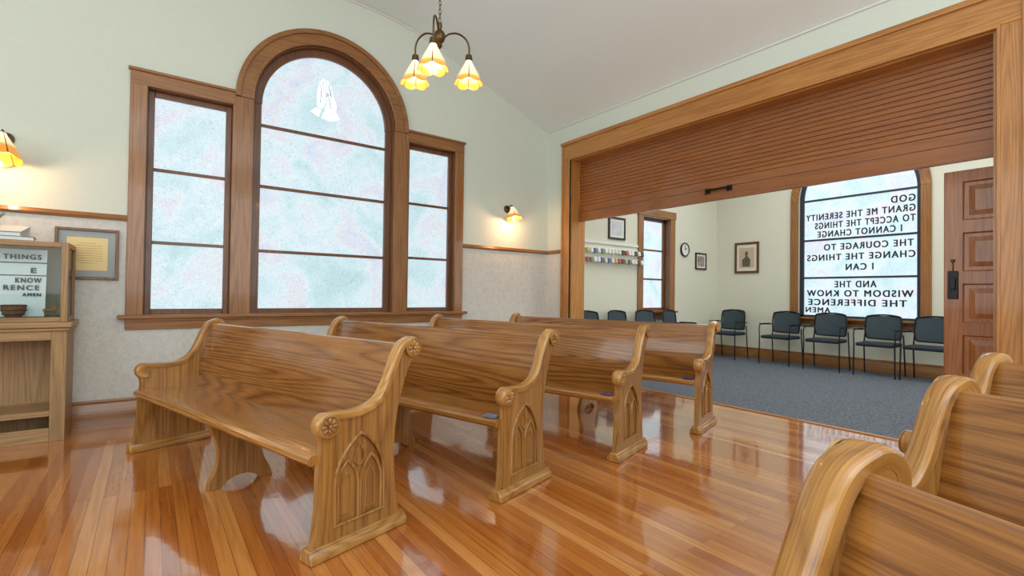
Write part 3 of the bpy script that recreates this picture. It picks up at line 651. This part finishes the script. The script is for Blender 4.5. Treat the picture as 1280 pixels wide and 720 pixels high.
picture('framed_picture',(9.0,4.69,1.87),math.radians(-90),0.46,0.58,plain('frame_brown',srgb(92,60,40),0.4),0.04,plain('mat_cream',srgb(225,215,195),0.7),plain('sepia',srgb(190,176,152),0.7),'brown-framed sepia portrait print on cream wall',extra=figure)
e=empty('wall_clock',(7.90,YW,1.99),0,'round black-rimmed white wall clock','clock')
g=Geo(); g.lathe([(0.0,-0.002),(0.125,-0.002),(0.13,-0.03),(0.12,-0.04),(0.11,-0.03),(0.11,-0.02)],n=32,axis='y'); g.make('rim',blackM,e)
g=Geo(); g.lathe([(0.0,-0.022),(0.112,-0.022)],n=32,axis='y'); g.make('dial',whiteM,e)
Geo().box(-0.005,0.005,-0.028,-0.024,-0.01,0.085).make('minute_hand',blackM,e)
Geo().prism([(0,-0.006),(0.06,0.02),(0.057,0.03),(0,0.006)],'xz',-0.028,-0.024).make('hour_hand',blackM,e)
e=empty('mug_rack',(5.95,YW,1.60),0,'white wall-mounted rack with rows of hooks for mugs','rack')
boxes('rack_board',[(-0.69,0.69,-0.02,-0.002,0.335,0.375),(-0.69,0.69,-0.02,-0.002,0.24,0.28),(-0.69,0.69,-0.02,-0.002,0.10,0.14)],whiteM,e,0.002)
mx=[-0.64+i*0.08 for i in range(17)]
for x in mx:
    for z in (0.25,0.11): Geo().tube([(x,-0.02,z),(x,-0.048,z-0.010),(x,-0.052,z+0.008)],0.003,5).make('hook',brassM,e)
cols=[(236,236,232),(96,116,166),(192,92,84),(240,240,235),(124,150,114),(86,86,92),(215,184,112),(235,228,210)]
mats=[plain('glaze_%d'%i,srgb(*c),0.25) for i,c in enumerate(cols)]
for z in (0.25,0.11):
    for x in mx:
        s_=random.uniform(0.72,0.80)
        g=Geo(); g.lathe([(r*s_,h*s_) for r,h in [(0,0),(0.035,0),(0.040,0.01),(0.040,0.09),(0.037,0.09),(0.036,0.01),(0,0.008)]],n=14)
        g.tube([(0,y*s_,zq*s_) for y,zq in ((-0.039,0.075),(-0.062,0.068),(-0.066,0.045),(-0.058,0.025),(-0.039,0.02))],0.0045,6)
        ci=random.choice([0,0,3,3,7,0,1,2,4,5,6,3]); m_=g.make('coffee_mug',mats[ci]); nm=['white','blue','red','white','green','grey','mustard','cream'][ci]
        m_.location=(5.95+x,YW-0.088,1.60+z-0.070); m_.rotation_euler=(random.uniform(0.2,0.3),0,math.pi+random.uniform(-0.15,0.15))
        tag(m_,'small %s ceramic mug hanging from wall rack hook'%nm,'mug','mugs on the wall rack')

# ------------------------------------------------------------ lamps
def shade_geo(parent,loc,s=1.0,tilt=(0,0,0)):
    g=Geo()
    pr=[(0.018,0.0),(0.022,-0.012),(0.040,-0.045),(0.060,-0.085),(0.074,-0.115),(0.080,-0.130)]
    pr=[(r*s,h*s) for r,h in pr]
    ins=[(r-0.003,h) for r,h in pr[::-1]]
    def sc(a,h): return 0.07*abs(math.sin(3*a))*min(1,(-h/s)/0.13)
    g.lathe(pr+ins,n=48,scal=sc)
    for v in g.bm.verts:
        if v.co.z<-0.10*s: v.co.z-=0.014*s*abs(math.sin(3*math.atan2(v.co.y,v.co.x)))
    o=g.make('lamp_shade',shadeM,parent); o.location=loc; o.rotation_euler=tilt; o['label']='scalloped amber and cream art glass shade'; return o
bulbM=emis('warm_bulb',(1,0.85,0.6,1),3.5)
def bulb(parent,loc,r=0.022):
    g=Geo(); g.lathe([(0.001,0.03),(r*0.5,0.025),(r*0.9,0.005),(r,-0.012),(r*0.8,-0.03),(r*0.4,-0.038),(0.001,-0.04)],n=14); o=g.make('bulb',bulbM,parent); o.location=loc; return o
def plight(loc,e,col=(1,0.75,0.45),r=0.03):
    l=bpy.data.lights.new('lamp_light','POINT'); l.energy=e; l.color=col; l.shadow_soft_size=r
    o=bpy.data.objects.new('lamp_light',l); o.location=loc; COL.objects.link(o); return o
CH=empty('chandelier',(1.42,2.70,2.71),0,'bronze three-arm chandelier with amber art glass shades on chain','chandelier')
g=Geo(); g.lathe([(0,0.10),(0.012,0.10),(0.016,0.08),(0.010,0.06),(0.030,0.04),(0.036,0.015),(0.030,-0.01),(0.014,-0.03),(0.018,-0.045),(0.008,-0.06),(0,-0.065)],n=20); g.make('body',brassM,CH)
g=Geo(); z=0.10; i=0
while z<1.52:
    pts=[]
    for k in range(10):
        a=2*math.pi*k/10; px=0.008*math.cos(a); pz=0.018*math.sin(a)
        pts.append((px if i%2==0 else 0,0 if i%2==0 else px,z+0.016+pz))
    g.tube(pts,0.0022,5,True); z+=0.028; i+=1
g.make('chain',brassM,CH)
g=Geo(); g.lathe([(0,1.60),(0.06,1.60),(0.055,1.57),(0.02,1.545),(0,1.535)],n=24); g.make('ceiling_canopy',brassM,CH)
for ang in (-128,-8,112):
    a=math.radians(ang); ca,sa=math.cos(a),math.sin(a); g=Geo(); R=0.20
    dz=-0.045 if ang==-128 else 0.0
    g.tube([(r*ca,r*sa,zz) for r,zz in smooth_path([(0.02,0.0),(0.06,0.045),(0.12,0.065),(0.175,0.045),(R,0.0),(R,-0.06+dz)],5)],0.006,7)
    g.lathe([(0.001,-0.05+dz),(0.02,-0.055+dz),(0.024,-0.085+dz),(0.015,-0.10+dz)],(R*ca,R*sa,0),14); g.make('arm',brassM,CH)
    shade_geo(CH,(R*ca,R*sa,-0.09+dz),1.08); bulb(CH,(R*ca,R*sa,-0.16+dz))
    plight((1.42+R*ca,2.70+R*sa,2.71-0.29),1.3)
def sconce(loc,label,s=1.0):
    e=empty('wall_sconce',loc,0,label,'wall lamp','amber wall sconces')
    g=Geo(); g.lathe([(0.0,-0.002),(0.05,-0.002),(0.048,-0.012),(0.02,-0.022),(0,-0.024)],n=20,axis='y'); g.make('backplate',brassM,e)
    g=Geo(); g.tube([(0,y,z) for y,z in smooth_path([(-0.02,0),(-0.06,0.03),(-0.11,0.04),(-0.13,0.015)],5)],0.006,7); g.lathe([(0.001,0.03),(0.02,0.02),(0.022,0.0)],(0,-0.13,0),12); g.make('arm',brassM,e)
    shade_geo(e,(0,-0.13,0.01),s,(-0.25,0,0)); bulb(e,(0,-0.14,-0.065))
    return e
sconce((3.84,YW,2.27),'brass wall sconce with glowing amber glass shade',1.2); plight((3.84,YW-0.20,2.08),7,(1,0.58,0.28))
sconce((-0.91,YW,2.26),'brass wall sconce with amber-striped fan shade above cabinet',1.5); plight((-0.91,YW-0.22,2.02),5,(1,0.58,0.28))

# ------------------------------------------------------------ chairs
fabric=plain('charcoal_fabric',srgb(38,46,54),0.9,0,0.2); meshM=plain('grey_mesh_fabric',srgb(60,74,82),0.8,0,0.3,0,0.3,200)
def chair(loc,rz,label):
    e=empty('side_chair',loc,rz,label,'chair','dark side chairs along the walls')
    g=Geo(); g.box(-0.23,0.23,-0.22,0.20,0.43,0.485); g.make('seat',fabric,e,0.022)
    g=Geo()
    def bp(x,z): return (x,0.21+0.06*(z-0.5)-0.05*(x/0.22)**2,z)
    fr=smooth_path([(-0.19,0.53),(0,0.525),(0.19,0.53),(0.215,0.57),(0.225,0.70),(0.215,0.82),(0.185,0.865),(0,0.885),(-0.185,0.865),(-0.215,0.82),(-0.225,0.70),(-0.215,0.57),(-0.19,0.53)],3)[:-1]
    g.tube([bp(*p) for p in fr],0.012,7,True)
    g.make('backrest_frame',blackM,e)
    g=Geo(); cols_=9; vs=[]
    for j in range(2):
        z=0.53 if j==0 else 0.87
        vs.append([g.bm.verts.new(bp(-0.21+0.42*i/(cols_-1),z)) for i in range(cols_)])
    for i in range(cols_-1): g.face([vs[0][i],vs[0][i+1],vs[1][i+1],vs[1][i]])
    g.make('backrest',meshM,e)
    for sx in (-1,1):
        g=Geo(); g.tube([(sx*0.25,-0.22,0.0),(sx*0.245,-0.21,0.45)],0.010,7); g.make('leg',blackM,e)
        g=Geo(); g.tube([(sx*0.25,0.24,0.0),(sx*0.245,0.19,0.45),(sx*0.235,0.20,0.60)],0.010,7); g.make('leg',blackM,e)
        g=Geo(); g.tube([(sx*0.245,-0.21,0.45)]+[(sx*0.25,y,z) for y,z in smooth_path([(-0.215,0.58),(-0.19,0.655),(-0.10,0.665),(0.20,0.66)],4)],0.009,7); g.box(sx*0.25-0.02,sx*0.25+0.02,-0.18,0.10,0.665,0.682); g.make('armrest',blackM,e)
    return e
ch=chair((8.55,4.80,0.004),math.radians(-90),'black metal side chair with grey mesh back against wall')
for y,r in ((3.87,-93),(3.18,-88),(2.49,-90),(1.92,-96)): clone(ch,(8.55,y,0.004),math.radians(r))
for x,r in ((5.18,0),(5.84,4),(6.50,-3),(7.18,8)): clone(ch,(x,4.90,0.004),math.radians(r))

# ------------------------------------------------------------ lights
def area(name,loc,rot,sx,sy,e,col=(1,1,1)):
    l=bpy.data.lights.new(name,'AREA'); l.shape='RECTANGLE'; l.size=sx; l.size_y=sy; l.energy=e; l.color=col
    o=bpy.data.objects.new(name,l); o.location=loc; o.rotation_euler=rot; COL.objects.link(o)
R90=math.radians(90)
area('fill_rear',(0.2,-3.9,2.3),(R90,0,0),5.5,2.6,125,(0.93,0.98,1))  # soft fill added for presumed unseen windows; wall here is solid
area('fill_side',(-3.9,1.5,2.3),(0,-R90,0),2.6,5,95,(0.92,0.98,1))  # second added fill, in front of the closed west wall
area('fill_overhead',(0.5,-1.6,4.2),(0,0,0),4,3,55,(0.96,0.99,1))  # added overhead fill behind the camera, no fixture modelled
area('fill_up',(-1.0,-0.8,2.6),(math.pi,0.25,0),3,3,125,(0.84,0.95,1))  # added out-of-view fill aimed upward to brighten the ceiling
area('far_fill_overhead',(6.9,2.2,3.9),(0,0,0),2.6,4.5,115,(0.98,0.99,0.98))  # added fill for the far room, hidden above the partition edge
area('far_fill',(7,-1.1,1.8),(R90,0,0),3,2,35,(1,0.98,0.95))  # added fill facing into the far room from its closed south wall
wd=bpy.data.worlds.new('World'); scene.world=wd; wd.use_nodes=True
wd.node_tree.nodes['Background'].inputs[0].default_value=(0.8,0.88,1,1); wd.node_tree.nodes['Background'].inputs[1].default_value=0.6

# ------------------------------------------------------------ camera
yaw=math.radians(36.67); pitch=math.atan(8/607); roll=0.0135
F0=Vector((math.sin(yaw),math.cos(yaw),0)); R0=Vector((math.cos(yaw),-math.sin(yaw),0)); Z=Vector((0,0,1))
F=(F0*math.cos(pitch)+Z*math.sin(pitch)); U0=(Z*math.cos(pitch)-F0*math.sin(pitch))
R=R0*math.cos(roll)+U0*math.sin(roll); U=U0*math.cos(roll)-R0*math.sin(roll)
cam=bpy.data.cameras.new('camera'); co=bpy.data.objects.new('camera',cam); COL.objects.link(co)
M=Matrix((R,U,-F)).transposed().to_4x4(); M.translation=Vector((0,0,1.12)); co.matrix_world=M
cam.sensor_width=36; cam.lens=607/1280*36; cam.clip_start=0.02
scene.camera=co
